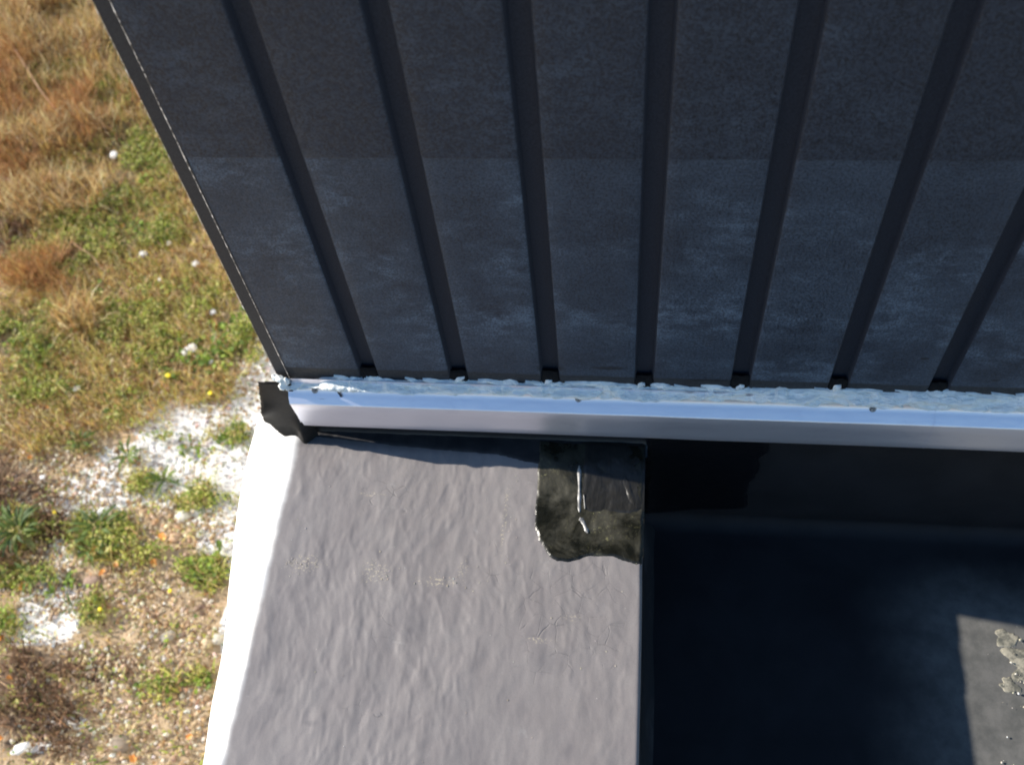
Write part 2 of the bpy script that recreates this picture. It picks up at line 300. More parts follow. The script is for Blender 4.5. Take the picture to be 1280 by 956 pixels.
def cap_rows(ys, only_shoulder=False):
    rows = []
    tx = np.linspace(0, 1, 260)
    for y in ys:
        X = []; Z = []
        xe = shx(y)
        X += [xe+.008, xe+.006, xe+.003, xe]; Z += [GZ-.05, -.20, -.045, -.030]
        t = np.linspace(.06, 1, 14)[:-1]                      # the shoulder
        X += list(xe+(XO+.004-xe)*t); Z += list(-.030+(CAPZ+.030)*np.sin(t*math.pi/2)**1.12)
        if not only_shoulder:
            xt = XO+.004+(XI-.006-XO-.004)*tx; X += list(xt); Z += [None]*len(xt)
            a = np.linspace(0, math.pi/2, 5)[1:]; X += list(XI-.006+.006*np.sin(a)); Z += list(CAPZ-.006+.006*np.cos(a))
            X += [XI, XI+.001, XI+.003, XI+.012, XI+.030]; Z += [-.10, -.20, ROOFZ+.024, ROOFZ+.007, ROOFZ-.001]
        rows.append((X, Z))
    Y = np.repeat(np.asarray(ys)[:, None], len(rows[0][0]), 1)
    X = np.array([r[0] for r in rows], float); nn = np.array([[z is None for z in r[1]] for r in rows]); Z = np.array([[0 if z is None else z for z in r[1]] for r in rows], float)
    cz = capz(X, Y); fade = sst(XO, XO+.03, X)*1.0
    Z = np.where(nn, CAPZ+(cz-CAPZ)*np.minimum(fade, sst(XI+.002, XI-.03, X)), Z)
    sh = (X < XO+.004) & (Z > -.04)
    Z = Z+np.where(sh, .004*(fbm(X*30, Y*16, 3, 71)-.5)*sst(-.28, -.24, X), 0)
    X = X+np.where(X > XI-.004, .003*(fbm(Y*5, Y*0, 3, 77)-.5), 0)
    return X, Y, Z
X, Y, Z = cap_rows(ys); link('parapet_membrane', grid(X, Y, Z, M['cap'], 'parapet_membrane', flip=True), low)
X, Y, Z = cap_rows(np.linspace(.0, .16, 30), True)
Z = Z-.05*sst(.05, .16, Y); link('parapet_end', grid(X, Y, Z, M['cap'], 'parapet_end', flip=True), low)
# roof + cove + upstand behind the flashing (one sheet, folded up the wall)
xs = np.concatenate([np.linspace(XI-.0, 1.9, 240), np.linspace(1.95, XR, 10)])
pr = [(-.006, .180), (-.006, .10), (-.006, .0), (-.006, -.10), (-.007, -.19)]
for a in np.linspace(0, math.pi/2, 9): pr.append((-.040+.033*math.cos(a), ROOFZ+.033-.033*math.sin(a)))
pr += [(-y, ROOFZ) for y in list(np.linspace(.06, .8, 60))+[1, 1.5, 3.2]]
P = np.array(pr); X = np.repeat(xs[:, None], len(P), 1); Y = np.repeat(P[None, :, 0], len(xs), 0).copy(); Z = np.repeat(P[None, :, 1], len(xs), 0).copy()
fl = (P[None, :, 0] < -.05); Z += np.where(fl, .006*(fbm(X*5, Y*5, 3, 90)-.5), 0)
up = (P[None, :, 1] > ROOFZ+.03); Y -= np.where(up, .004*fbm(X*6, Z*8, 3, 95), 0)
link('roof_membrane', grid(X, Y, Z, M['roof'], 'roof_membrane'), low)
xs2 = np.linspace(-.155, XI+.004, 120); pz = np.array([(-.006, .182), (-.006, .10), (-.0065, .05), (-.009, .036), (-.018, .030), (-.03, .026)])
X = np.repeat(xs2[:, None], len(pz), 1); Y = np.repeat(pz[None, :, 0], len(xs2), 0); Z = np.repeat(pz[None, :, 1], len(xs2), 0)
link('upstand', grid(X, Y-.002*fbm(X*9, Z*9, 2, 15), Z, M['rubber'], 'upstand'), low)
link('outer_wall', box_me('outer_wall', -.158, XR, -3.2, .018, GZ-.05, ROOFZ-.03, M['render']), low)
link('far_parapet', box_me('far_parapet', XR, XR+.25, -3.2, 3.0, GZ-.05, CAPZ, M['render'], .01), low)
# ------------------------------------------------------------------ patches drawn as filled outlines
def inside(px, py, poly):
    c = np.zeros(px.shape, bool); n_ = len(poly)
    for i in range(n_):
        x1, y1 = poly[i]; x2, y2 = poly[(i+1) % n_]
        c ^= ((y1 > py) != (y2 > py)) & (px < (x2-x1)*(py-y1)/(y2-y1+1e-12)+x1)
    return c
def pdist(px, py, poly):
    d = np.full(px.shape, 9.)
    for i in range(len(poly)):
        x1, y1 = poly[i]; x2, y2 = poly[(i+1) % len(poly)]; L2 = (x2-x1)**2+(y2-y1)**2+1e-12
        t = np.clip(((px-x1)*(x2-x1)+(py-y1)*(y2-y1))/L2, 0, 1); d = np.minimum(d, np.hypot(px-x1-t*(x2-x1), py-y1-t*(y2-y1)))
    return d
def sheet(name, poly, step, mat, place, edge=.005, wob=.003, seed=0):
    P = np.array(poly); a = np.arange(P[:, 0].min()-.01, P[:, 0].max()+.01, step); b = np.arange(P[:, 1].min()-.01, P[:, 1].max()+.01, step)
    U, V = np.meshgrid(a, b, indexing='ij')
    wu = U+wob*2*(fbm(U*60, V*60, 3, seed)-.5); wv = V+wob*2*(fbm(U*60+9, V*60, 3, seed+7)-.5)
    ins = inside(wu, wv, poly); d = np.where(ins, pdist(wu, wv, poly), 0)
    cz = ins[:-1, :-1] | ins[1:, :-1] | ins[1:, 1:] | ins[:-1, 1:]
    i = np.arange(U.size).reshape(U.shape); F = np.stack([i[:-1, :-1], i[1:, :-1], i[1:, 1:], i[:-1, 1:]], -1)[cz]
    Vt = np.stack(place(U, V, sst(0, edge, d)), -1).reshape(-1, 3); used = np.unique(F); mp = np.full(U.size, -1); mp[used] = np.arange(len(used))
    return mesh_np(name, Vt[used], mp[F], mat)
patch = thing('corner_patch', 'wet looking olive black repair patch at the inner parapet corner', 'repair patch', (.37, -.12, CAPZ))
loc0 = Vector((.37, -.12, CAPZ))
def on_cap(h, edge0=-.0006, bump=.0016, seed=3):
    def f(U, V, e): return U-loc0.x, V-loc0.y, capz(U, V)*sst(XI+.002, XI-.03, U)+CAPZ*(1-sst(XI+.002, XI-.03, U))+edge0+(h-edge0)*e+bump*(fbm(U*40, V*40, 3, seed)-.5)*e-loc0.z
    return f
PO = [(.272, -.012), (.272, -.05), (.275, -.10), (.274, -.15), (.277, -.180), (.284, -.200), (.296, -.216), (.306, -.230), (.318, -.238), (.34, -.238), (.358, -.230), (.372, -.226), (.41, -.224), (.43, -.232), (.447, -.237), (.455, -.234), (.4565, -.20), (.4565, -.012)]
link('coating', sheet('coating', PO, .0022, M['patch'], on_cap(.0022), .004, .0022, 2), patch)
PT = [(.350, -.010), (.349, -.10), (.352, -.138), (.362, -.149), (.385, -.152), (.41, -.148), (.435, -.150), (.4555, -.140), (.4555, -.010)]
link('tape_square', sheet('tape_square', PT, .002, M['tape'], on_cap(.0030, .0012, .0030, 8), .010, .0025, 5), patch)
def ribbon(name, pts, wd, mat, h, n_=40, seed=1):
    pts = np.array(pts); s = np.linspace(0, 1, n_); k = np.linspace(0, 1, len(pts)); cx = np.interp(s, k, pts[:, 0]); cy = np.interp(s, k, pts[:, 1])
    tx = np.gradient(cx); ty = np.gradient(cy); L_ = np.hypot(tx, ty); nx, ny = -ty/L_, tx/L_
    u = np.linspace(-1, 1, 7); S, U = np.meshgrid(s, u, indexing='ij'); ww = wd*np.interp(s, [0, .12, .5, .9, 1], [.3, 1, .8, 1, .2])*(.7+.6*vnoise(s*14, s*0, seed))
    ww = (ww+np.roll(ww, 1)+np.roll(ww, 2)+np.roll(ww, -1))/4; X = cx[:, None]+nx[:, None]*ww[:, None]*U; Y = cy[:, None]+ny[:, None]*ww[:, None]*U
    Z = capz(X, Y)+.0024+h*(1-U**2)*(.7+.5*vnoise(S*3, U, seed+3)); return grid(X-loc0.x, Y-loc0.y, Z-loc0.z, mat, name)
link('film_crease', ribbon('film_crease', [(.345, -.060), (.3475, -.10), (.350, -.148)], .0032, M['film'], .0016), patch)
link('film_crease', ribbon('film_crease', [(.352, -.158), (.357, -.166), (.366, -.185)], .0035, M['film'], .0014, seed=4), patch)
link('film_crease', ribbon('film_crease', [(.3555, -.115), (.357, -.125), (.359, -.142)], .0012, M['film'], .002, seed=6), patch)
link('film_crease', ribbon('film_crease', [(.424, -.080), (.430, -.10), (.441, -.130)], .0080, M['tape'], .0018, seed=9), patch)
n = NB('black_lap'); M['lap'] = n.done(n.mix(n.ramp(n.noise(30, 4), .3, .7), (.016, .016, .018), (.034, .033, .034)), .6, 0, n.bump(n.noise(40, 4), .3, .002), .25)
PL = [(-.150, .0), (-.150, -.020), (-.08, -.026), (.02, -.034), (.12, -.040), (.20, -.044), (.25, -.055), (.34, -.069), (.4565, -.086), (.4565, .0)]  # black sheet added inside the wall's cast shadow to darken it
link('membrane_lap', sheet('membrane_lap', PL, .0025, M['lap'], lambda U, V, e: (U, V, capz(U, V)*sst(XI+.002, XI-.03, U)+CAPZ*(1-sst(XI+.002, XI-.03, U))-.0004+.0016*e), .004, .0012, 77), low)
# glossy black patch on the upstand beyond the corner
PW = [(.462, .09), (.66, .09), (.664, .03), (.652, .0), (.656, -.05), (.645, -.085), (.648, -.13), (.652, -.19), (.62, -.200), (.57, -.203), (.52, -.215), (.462, -.235)]
def on_wall(U, V, e): return U-loc0.x, -.0125-.0022*e-.003*(fbm(U*22, V*22, 3, 14))*e-loc0.y, V-loc0.z
n = NB('glossy_bitumen'); M['bitumen'] = n.done((.005, .005, .006), .30, 0, n.bump(n.noise(18, 4, .6), .5, .005), .4)
link('wall_coating', sheet('wall_coating', PW, .0035, M['bitumen'], on_wall, .005, .004, 12), patch)
# ------------------------------------------------------------------ FLASHING
fl = thing('metal_flashing', 'folded aluminium flashing with screws along the foot of the dark wall', 'flashing', (0, 0, .15))
FY0, FY1 = -.0085, -.0300
def fw(X, Y, Z):
    Y = Y-.0014*(fbm(X*4, X*0, 3, 31)-.5); Z = Z+.0016*(fbm(X*3, X*0+4, 3, 35)-.5)-.0030*np.clip(X, 0, 2)
    e = sst(-.128, -.150, X); return X, Y, Z
prof = [(FY0+.001, .205), (FY0, .190), (FY0-.0004, .1868), (-.0112, .1808), (-.0135, .1772), (-.0170, .1735), (-.0225, .1685), (FY1+.0022, .1618), (FY1+.0006, .1603), (FY1, .1588), (FY1-.0006, .138), (FY1-.0010, .108), (FY1-.0014, .0935), (FY1-.0008, .0920), (FY1+.003, .0928)]
prof = [(a, b-.15) for a, b in prof]
xs = np.concatenate([[-.1445, -.1435], np.linspace(-.141, 1.5, 300), [2, 2.6, XR]])
def fw2(X, Y, Z):
    X, Y, Z = fw(X, Y, Z)
    jag = np.array([0, 0, 0, 0, 0, 0, 0, .001, .001, .002, .004, .007, .010, .010, .010])[None, :]*1.0
    X = X+jag*sst(-.10, -.144, X); return X, Y, Z
link('flashing_sheet', extrude_x('flashing_sheet', prof, xs, M['flash'], fw2, False), fl)
link('end_tab', box_me('end_tab', -.1405, -.1397, FY1+.0015, -.009, .098-.15, .158-.15, M['flash']), fl)  # added plate that stops a sun streak under the flashing
def screw():
    bm = bmesh.new(); bmesh.ops.create_cone(bm, cap_ends=True, segments=20, radius1=.0062, radius2=.0058, depth=.0012)
    for v in bm.verts: v.co.z += .0006
    r = bmesh.ops.create_cone(bm, cap_ends=True, segments=6, radius1=.0042, radius2=.0038, depth=.0040)
    for v in r['verts']: v.co.z += .0030
    bmesh.ops.bevel(bm, geom=bm.edges[:], offset=.0003, segments=1, affect='EDGES')
    me = bpy.data.meshes.new('screw_head'); bm.to_mesh(me); bm.free(); me.materials.append(M['screw']); return me
sm_ = screw(); tilt = math.atan2(FY0-FY1, .0135)
for x, y, z in ((-.098, -.0128, .1788-.15), (.345, -.0128, .1780-.15), (.81, -.0128, .1765-.15), (1.25, -.0128, .1752-.15)):
    o = link('screw_head', sm_, fl, (x, y, z), (R(56), 0, 0), .9)
for lx in (.905,):
    link('flashing_lap', extrude_x('flashing_lap', [(a-.0009, b+.0006) for a, b in prof[3:]], np.linspace(lx, lx+.0016, 2), M['flash'], fw, False), fl)
# ink strokes and small grit on the flashing
def streak(pts, wd): 
    V = []; 
    for (x, t) in pts:
        y = FY0+(FY1-FY0)*t; z = .187-.0265*t-.15; V += [(x-wd, y-.0012, z-.0012), (x+wd, y-.0012, z-.0012)]
    F = [(2*i, 2*i+2, 2*i+3, 2*i+1) for i in range(len(pts)-1)]; return mesh_np('ink_mark', V, F, M['ink'])
link('ink_mark', streak([(-.0585, .04), (-.057, .15), (-.056, .30), (-.053, .42), (-.0525, .50)], .0022), fl)
link('ink_mark', streak([(-.089, .62), (-.083, .63)], .004), fl)
# ------------------------------------------------------------------ SEALANT
seal = thing('sealant_bead', 'smeared white sealant bead between dark wall and metal flashing', 'sealant', (0, 0, .19))
xs = np.linspace(-.137, 1.9, 1500); v = np.linspace(0, 1, 15); XX, VV = np.meshgrid(xs, v, indexing='ij')
sh = XX-.035*VV                                               # ridges lean along the bead
topz = .2015+.0125*(fbm(XX*12, XX*0, 3, 52)-.5)+.0045*sst(.6, .9, vnoise(XX*55, XX*0, 8))-.0016*XX
dk = np.abs(((XX+PITCH/2) % PITCH)-PITCH/2); topz = topz+.006*np.exp(-(dk/.010)**2)*(XX > -.05)*vnoise(np.round(XX/PITCH)*3.3, XX*0, 3)+.0100*np.clip(XX, 0, 3)
topz = topz-.0085*sst(-.05, -.11, XX)
botz = .1855+.0035*(fbm(XX*22, XX*0, 3, 58)-.5)-.0016*XX
bulge = np.sin(np.clip(VV*math.pi, 0, math.pi))**.55
rid = fbm(sh*28, VV*3.2+XX*2, 3, 40)
rg = 1-np.abs(2*fbm(sh*16, VV*4.6-XX*6, 2, 47)-1)
Yv = .002-.0145*bulge*(.35+.75*sst(.3, .7, rid))-.0045*np.clip(rg, 0, 1)**3*bulge
Yv = Yv-(1-VV)*.0100; Zv = botz+(topz-botz)*VV+.0012*(fbm(sh*60, VV*8, 2, 49)-.5)-.15*0
link('bead', grid(XX, Yv, Zv-.19, M['seal'], 'bead'), seal)
VS = []; FS = []
def stroke(x, z, L_, wd, ang, h):
    n1, n2 = 16, 7; s = np.linspace(0, 1, n1); u = np.linspace(-1, 1, n2); S, U = np.meshgrid(s, u, indexing='ij')
    wp = wd*np.sin(np.clip(S*.97+.02, 0, 1)*math.pi)**1.05*1.15*(.8+.5*vnoise(S*6, S*0, x*50)); bend = .22*L_*np.sin(S*3.1)*random.uniform(-.25, .25)
    cx = x+S*L_*math.cos(ang)-math.sin(ang)*(wp*U+bend); cz = z+S*L_*math.sin(ang)+math.cos(ang)*(wp*U+bend)
    t = np.clip((cz-.186)/.018, 0, 1.2); base = -.0135*(1-t*.75); Y_ = base-h*(1-U**2)*(.6+.6*vnoise(S*7, U*2, x*90))+.0015
    k = sum(len(q) for q in VS); VS.append(np.stack([cx, Y_, cz-.19], -1).reshape(-1, 3)); i = np.arange(n1*n2).reshape(n1, n2)+k
    FS.append(np.stack([i[:-1, :-1], i[1:, :-1], i[1:, 1:], i[:-1, 1:]], -1).reshape(-1, 4))
x = -.07
while x < 1.6:
    stroke(x, .2045+.008*x+random.uniform(-.006, .0045), random.uniform(.022, .085), random.uniform(.0012, .0038), random.uniform(-.30, -.04), random.uniform(.003, .0065))
    x += random.uniform(.008, .030)
for k in range(0, 9): stroke(k*PITCH+random.uniform(-.012, .004), .204+.009*k*PITCH, random.uniform(.012, .022), .004, random.uniform(-.2, .9), .006)
for xx in (-.06, -.005, .06, .145, .20): stroke(xx, .2095, .04, .0028, -.36, .005)
link('smear', mesh_np('smear', np.vstack(VS), np.vstack(FS), M['seal']), seal)
def lump(name, parts, mat, seed=0):
    bm = bmesh.new()
    for (x, y, z, r) in parts: bmesh.ops.create_icosphere(bm, subdivisions=3, radius=r, matrix=Matrix.Translation((x, y, z)))
    from mathutils import noise as mn
    for v_ in bm.verts: v_.co += mn.noise_vector(v_.co*110)*.0042+mn.noise_vector(v_.co*330)*.0012
    me = bpy.data.meshes.new(name); bm.to_mesh(me); bm.free(); me.materials.append(mat)
    for p in me.polygons: p.use_smooth = True
    return me
link('sealant_blob', lump('sealant_blob', [(-.1505, -.010, .018, .0072), (-.1435, -.012, .013, .0066), (-.1495, -.015, .005, .0078), (-.1600, -.006, .017, .0050), (-.139, -.013, .017, .0055), (-.1425, -.016, -.001, .0062)], M['seal']), seal)
# ------------------------------------------------------------------ membrane flap sticking out under the flashing end
FP = [(-.190, .199), (-.170, .2015), (-.150, .204), (-.135, .196), (-.13, .12), (-.127, .028), (-.150, .024), (-.170, .012), (-.196, .036), (-.217, .070), (-.209, .11), (-.201, .15), (-.195, .18)]
def on_flap(U, V, e): return U+.16, -.0125-.002*e-.010*np.exp(-((V-.118-(U+.2)*.5)/.020)**2)*sst(-.165, -.215, U)-.012*sst(.06, .0, V)-.0170*np.exp(-((U+.147)/.013)**2)*sst(.100, .055, V), V  # bulge near the flap's right foot is added to block sun under the flashing
n = NB('old_membrane'); M['flapm'] = n.done(n.mix(n.ramp(n.noise(40, 4, .6), .3, .7), (.012, .0105, .010), (.022, .020, .018)), .6, 0, n.bump(n.noise(30, 4), .4, .003), .18)
flap = thing('membrane_flap', 'loose black membrane corner sticking out at the left end of the flashing', 'membrane flap', (-.16, 0, 0))
link('sheet', sheet('sheet', FP, .0022, M['flapm'], on_flap, .003, .0015, 33), flap)
# ------------------------------------------------------------------ sediment ring on the low roof
pud = thing('dried_puddle', 'dried puddle stain with pale grit on the low roof corner', 'stain', (1.125, -.25, ROOFZ))
def ring_sheet(name, cx, cy, r, mat, seed):
    a = np.linspace(0, 2*math.pi, 60); t = np.linspace(0, 1, 14); A, T = np.meshgrid(a, t, indexing='ij')
    rr = r*(.55+.9*vnoise(np.cos(A)*2.6+5, np.sin(A)*2.6+5, seed)); X = cx+np.cos(A)*rr*T; Y = cy+np.sin(A)*rr*T*.85
    Z = ROOFZ+.006*(fbm(X*5, Y*5, 3, 90)-.5)+.0012-.003*sst(.8, 1, T)
    X[-1] = X[0]; Y[-1] = Y[0]; Z[-1] = Z[0]
    return grid(X-1.125, Y+.25, Z-ROOFZ, mat, name, flip=True)
n = NB('dried_silt'); M['silt'] = n.done(n.mix(n.ramp(n.noise(45, 5, .7), .38, .62), (.11, .11, .09), (.38, .35, .27)), n.ramp(n.noise(20), .3, .7, .5, .8), 0, n.bump(n.noise(90, 4), .5, .0012))
link('silt_ring', ring_sheet('silt_ring', 1.152, -.262, .052, M['silt'], 2), pud)
link('silt_ring', ring_sheet('silt_ring', 1.115, -.215, .022, M['silt'], 6), pud)
link('silt_ring', ring_sheet('silt_ring', 1.105, -.30, .018, M['silt'], 9), pud)
# ------------------------------------------------------------------ GROUND
def blobs(lst, X, Y, jit=.45, seed=0, nsc=6):
    out = np.zeros(np.shape(X)); nz = (fbm(np.asarray(X)*nsc, np.asarray(Y)*nsc, 4, seed)-.5)*2*jit
    for (px, py, rx, ry) in lst:
        cx, cy = G(px, py); ax = np.array(G(px+rx, py))-(cx, cy); ay = np.array(G(px, py+ry))-(cx, cy)
        D = ax[0]*ay[1]-ax[1]*ay[0]; dx = X-cx; dy = Y-cy; u = (dx*ay[1]-dy*ay[0])/D; v_ = (-dx*ax[1]+dy*ax[0])/D
        out = np.maximum(out, sst(1.25, .45, np.sqrt(u*u+v_*v_)+nz))
    return out
CHALK = [(310, 540, 40, 50), (120, 630, 60, 26), (60, 760, 40, 40), (200, 530, 60, 24), (268, 660, 30, 50), (130, 605, 60, 34), (230, 575, 70, 40), (302, 690, 22, 60), (180, 570, 60, 24), (200, 600, 90, 34), (265, 610, 50, 60), (250, 540, 60, 34), (335, 455, 34, 30), (300, 600, 50, 90), (180, 605, 75, 28), (130, 640, 40, 18), (240, 590, 55, 40), (300, 560, 45, 60), (300, 640, 45, 50), (345, 450, 26, 20), (320, 490, 34, 34), (215, 510, 48, 24), (150, 575, 40, 14), (62, 745, 30, 36), (40, 790, 34, 18), (85, 905, 34, 9), (45, 935, 22, 8), (75, 690, 16, 26), (255, 520, 44, 20), (290, 700, 22, 40), (110, 650, 24, 20), (285, 800, 10, 60)]
DARK = [(60, 205, 80, 28), (150, 165, 60, 22), (40, 870, 70, 60), (110, 840, 70, 30), (20, 700, 40, 40), (140, 190, 50, 20), (30, 640, 50, 60), (20, 290, 50, 40), (60, 930, 60, 14), (115, 300, 60, 30), (20, 620, 40, 60)]  # dark brown soil, plus ground shadows put into the colour
GREEN = [(285, 435, 48, 34), (305, 415, 24, 20), (35, 420, 52, 42), (110, 290, 60, 40), (190, 215, 34, 40), (205, 295, 30, 22), (30, 660, 46, 30), (130, 670, 52, 34), (160, 700, 40, 26), (260, 715, 28, 28), (120, 690, 34, 20), (170, 590, 22, 24), (100, 555, 22, 16), (230, 555, 36, 14), (290, 545, 30, 14), (25, 720, 46, 18), (205, 860, 30, 22), (250, 850, 20, 16), (110, 765, 26, 30), (8, 780, 16, 22), (200, 450, 40, 26), (155, 505, 26, 26), (175, 240, 40, 28), (60, 490, 50, 20), (10, 20, 20, 30), (75, 75, 26, 30), (185, 400, 50, 40), (10, 880, 20, 14), (150, 120, 26, 30), (60, 330, 60, 22), (240, 620, 40, 14), (250, 380, 40, 30)]
TALL = [(50, 40, 80, 50), (110, 120, 50, 60), (40, 150, 70, 50), (60, 250, 60, 30), (100, 250, 50, 30), (100, 400, 40, 20)]
STRAW = [(60, 60, 120, 100), (110, 120, 100, 70), (50, 170, 120, 70), (130, 30, 70, 70), (170, 330, 100, 60), (60, 240, 110, 70), (100, 380, 100, 60), (210, 430, 70, 60), (90, 470, 100, 50), (30, 530, 80, 40), (150, 430, 90, 50), (200, 370, 80, 46), (190, 250, 50, 50), (140, 500, 70, 40), (240, 480, 60, 30), (262, 340, 40, 60), (225, 270, 34, 60), (185, 150, 30, 50)]
def axis(lo, hi, a, b, step):
    f = list(np.arange(lo, hi, step)); l = [lo-.05*1.5**i for i in range(1, 17)]; r = [hi+.05*1.5**i for i in range(1, 17)]
    return np.array([q for q in l[::-1] if q > a]+f+[q for q in r if q < b])
gx = axis(-3.3, -.35, -60, 60, .0125); gy = axis(-.55, 4.1, -60, 60, .0125)
X, Y = np.meshgrid(gx, gy, indexing='ij')
def gh(x, y): return GZ+.05*(fbm(x*1.3, y*1.3, 3, 5)-.5)+.022*(fbm(x*9, y*9, 4, 6)-.5)+.010*(fbm(x*38, y*38, 2, 7)-.5)
near = sst(12, 5, np.hypot(X+1.5, Y-1.5))
Z = GZ+(gh(X, Y)-GZ)*near
inb = (X > -.30) & (Y > -3.5); Z = np.where(inb, GZ-.01, Z)
ground = link('ground', grid(X, Y, Z, M['soil'], 'ground', attrs={'chalk': blobs(CHALK, X, Y, .5, 3), 'dark': blobs(DARK, X, Y, .5, 8), 'green': np.maximum(blobs(GREEN, X, Y, .4, 9), blobs(STRAW, X, Y, .4, 4)*.25)}))
tag(ground, kind='structure')
def sample(lst, n_, pw=1.0, base=0., seed=1, clump=0, box=(-3.3, -.34, -.5, 4.1), jit=.45):
    xs_, ys_ = [], []; tot = 0
    while tot < n_:
        x = RNG.uniform(box[0], box[1], 60000); y = RNG.uniform(box[2], box[3], 60000)
        d = np.clip(blobs(lst, x, y, jit, seed)**pw+base, 0, 1)
        if clump: d = d*sst(.40, .62, fbm(x*clump, y*clump, 3, seed+50))
        k = RNG.random(60000) < d; xs_.append(x[k]); ys_.append(y[k]); tot += k.sum()
    x = np.concatenate(xs_); y = np.concatenate(ys_); return x[:n_], y[:n_]
def pick(pal, n_, var=.18):
    c = np.array(pal)[RNG.integers(0, len(pal), n_)]; return np.clip(c*(1+RNG.normal(0, var, (n_, 1)))*(1+RNG.normal(0, .05, (n_, 3))), .004, .9)
def blades(name, x, y, Lr, wr, lean, pal, seg=3, lift=0, curl=.6, label=None, wcurve=None):
    n_ = len(x); L_ = RNG.uniform(Lr[0], Lr[1], n_); wd = RNG.uniform(wr[0], wr[1], n_); az = RNG.uniform(0, 2*math.pi, n_); el = R(90)-np.abs(RNG.normal(0, lean, n_))
    el = np.clip(el, R(3), R(90)); V = []; p = np.stack([x, y, gh(x, y)-.002+lift*RNG.random(n_)], -1); side = np.stack([-np.sin(az), np.cos(az), np.zeros(n_)], -1)
    prof = wcurve or [1, .9, .65, .12][:seg+1]
    tw = RNG.normal(0, .3, n_)
    for s in range(seg+1):
        wv = (wd*prof[s])[:, None]; V += [p-side*wv, p+side*wv]
        d = np.stack([np.cos(az)*np.cos(el), np.sin(az)*np.cos(el), np.sin(el)], -1); p = p+d*(L_/seg)[:, None]; el = el-curl*RNG.random(n_); az = az+tw*.4
        side = np.stack([-np.sin(az), np.cos(az), np.zeros(n_)], -1)
    V = np.stack(V, 1); m = V.shape[1]; base = (np.arange(n_)*m)[:, None, None]
    q = np.array([[2*s, 2*s+1, 2*s+3, 2*s+2] for s in range(seg)])[None]; F = (base+q).reshape(-1, 4)
    t = np.repeat(pick(pal, n_), m, 0)
    return link(name, mesh_np(name, V.reshape(-1, 3), F, M['blade'], tint=t))
STRAWC = [(.58, .36, .13), (.68, .45, .17), (.42, .22, .09), (.76, .58, .28), (.22, .11, .05), (.62, .48, .16), (.80, .66, .40)]
RUST = [(.44, .19, .06), (.54, .26, .09), (.22, .09, .035), (.62, .36, .16)]
YELG = [(.62, .54, .13), (.44, .42, .09), (.70, .58, .20), (.22, .23, .05)]
GRN = [(.20, .27, .04), (.30, .37, .06), (.09, .14, .03), (.42, .46, .09), (.52, .52, .14), (.36, .38, .08), (.60, .55, .22), (.50, .38, .16)]
x, y = sample(TALL, 11000, 1, .0, 4, 4.5); tag(blades('tall_dry_grass', x, y, (.07, .18), (.0010, .0024), .55, STRAWC, seg=3, curl=.7), kind='stuff', label='taller arching golden dry grass standing in tussocks')
x, y = sample(STRAW, 46000, 1, .0, 4, 0); tag(blades('dry_grass', x, y, (.02, .075), (.0010, .0024), .85, STRAWC+YELG[:2]), kind='stuff', label='tan and brown dry grass matted over the ground beside the wall')
x, y = sample([(60, 130, 120, 60), (40, 160, 90, 60), (20, 60, 60, 60), (60, 235, 60, 40), (60, 340, 60, 30)], 12000, 1, 0, 14, 5); tag(blades('rusty_grass', x, y, (.05, .16), (.0009, .002), .7, RUST+STRAWC[:3]), kind='stuff', label='rust brown dead grass in the upper left of the ground')
x, y = sample(DARK, 4600, 1, .02, 8, 6, jit=1.0); tag(blades('dark_litter', x, y, (.02, .10), (.0012, .0030), 1.0, [(.14, .08, .045), (.22, .13, .07), (.10, .06, .035), (.34, .21, .12)], lift=.02), kind='stuff', label='dark brown rotten grass and twigs in patches on the ground')  # dark blade tints paint the shaded patches of ground
x, y = sample(STRAW+GREEN, 15000, 1, .03, 6, 8); tag(blades('yellow_grass', x, y, (.02, .08), (.0012, .0026), .7, YELG+STRAWC[3:5]), kind='stuff', label='yellowish green short grass spread between dry tufts')
x, y = sample(STRAW, 11000, 1, .30, 5, 0); tag(blades('dead_stalks', x, y, (.03, .11), (.0006, .0014), 1.35, [(.60, .46, .28), (.48, .33, .18), (.30, .19, .10), (.7, .6, .42)], lift=.012, curl=.35), kind='stuff', label='thin pale dead stalks lying across soil and grass')
# small round and oval leaves of the ground cover
def leaves(name, x, y, Lr, pal, zr=(.004, .035), tilt=.6, asp=.55, mat='blade'):
    n_ = len(x); L_ = RNG.uniform(Lr[0], Lr[1], n_)[:, None]; az = RNG.uniform(0, 2*math.pi, n_); el = RNG.normal(.15, tilt, n_); ro = RNG.normal(0, tilt, n_)
    d = np.stack([np.cos(az)*np.cos(el), np.sin(az)*np.cos(el), np.sin(el)], -1); s0 = np.stack([-np.sin(az), np.cos(az), np.zeros(n_)], -1); nrm = np.cross(d, s0)
    s = s0*np.cos(ro)[:, None]+nrm*np.sin(ro)[:, None]; up = np.cross(s, d)
    p = np.stack([x, y, gh(x, y)+RNG.uniform(zr[0], zr[1], n_)], -1); V = [p-d*L_*.5, p-d*L_*.12+s*L_*asp*.45, p+d*L_*.28+s*L_*asp*.4, p+d*L_*.5, p+d*L_*.28-s*L_*asp*.4, p-d*L_*.12-s*L_*asp*.45, p+d*L_*.05-up*L_*.10]
    V = np.stack(V, 1); q = np.array([[0, 1, 6], [1, 2, 6], [2, 3, 6], [3, 4, 6], [4, 5, 6], [5, 0, 6]])[None]; F = ((np.arange(n_)*7)[:, None, None]+q).reshape(-1, 3)
    return link(name, mesh_np(name, V.reshape(-1, 3), F, M[mat], tint=np.repeat(pick(pal, n_), 7, 0)))
x, y = sample(GREEN, 36000, 1.0, 0.04, 9, 9, jit=.95); tag(leaves('ground_cover', x, y, (.006, .019), GRN, (.01, .05)), kind='stuff', label='bright green low weeds in clumps between dry grass and gravel')
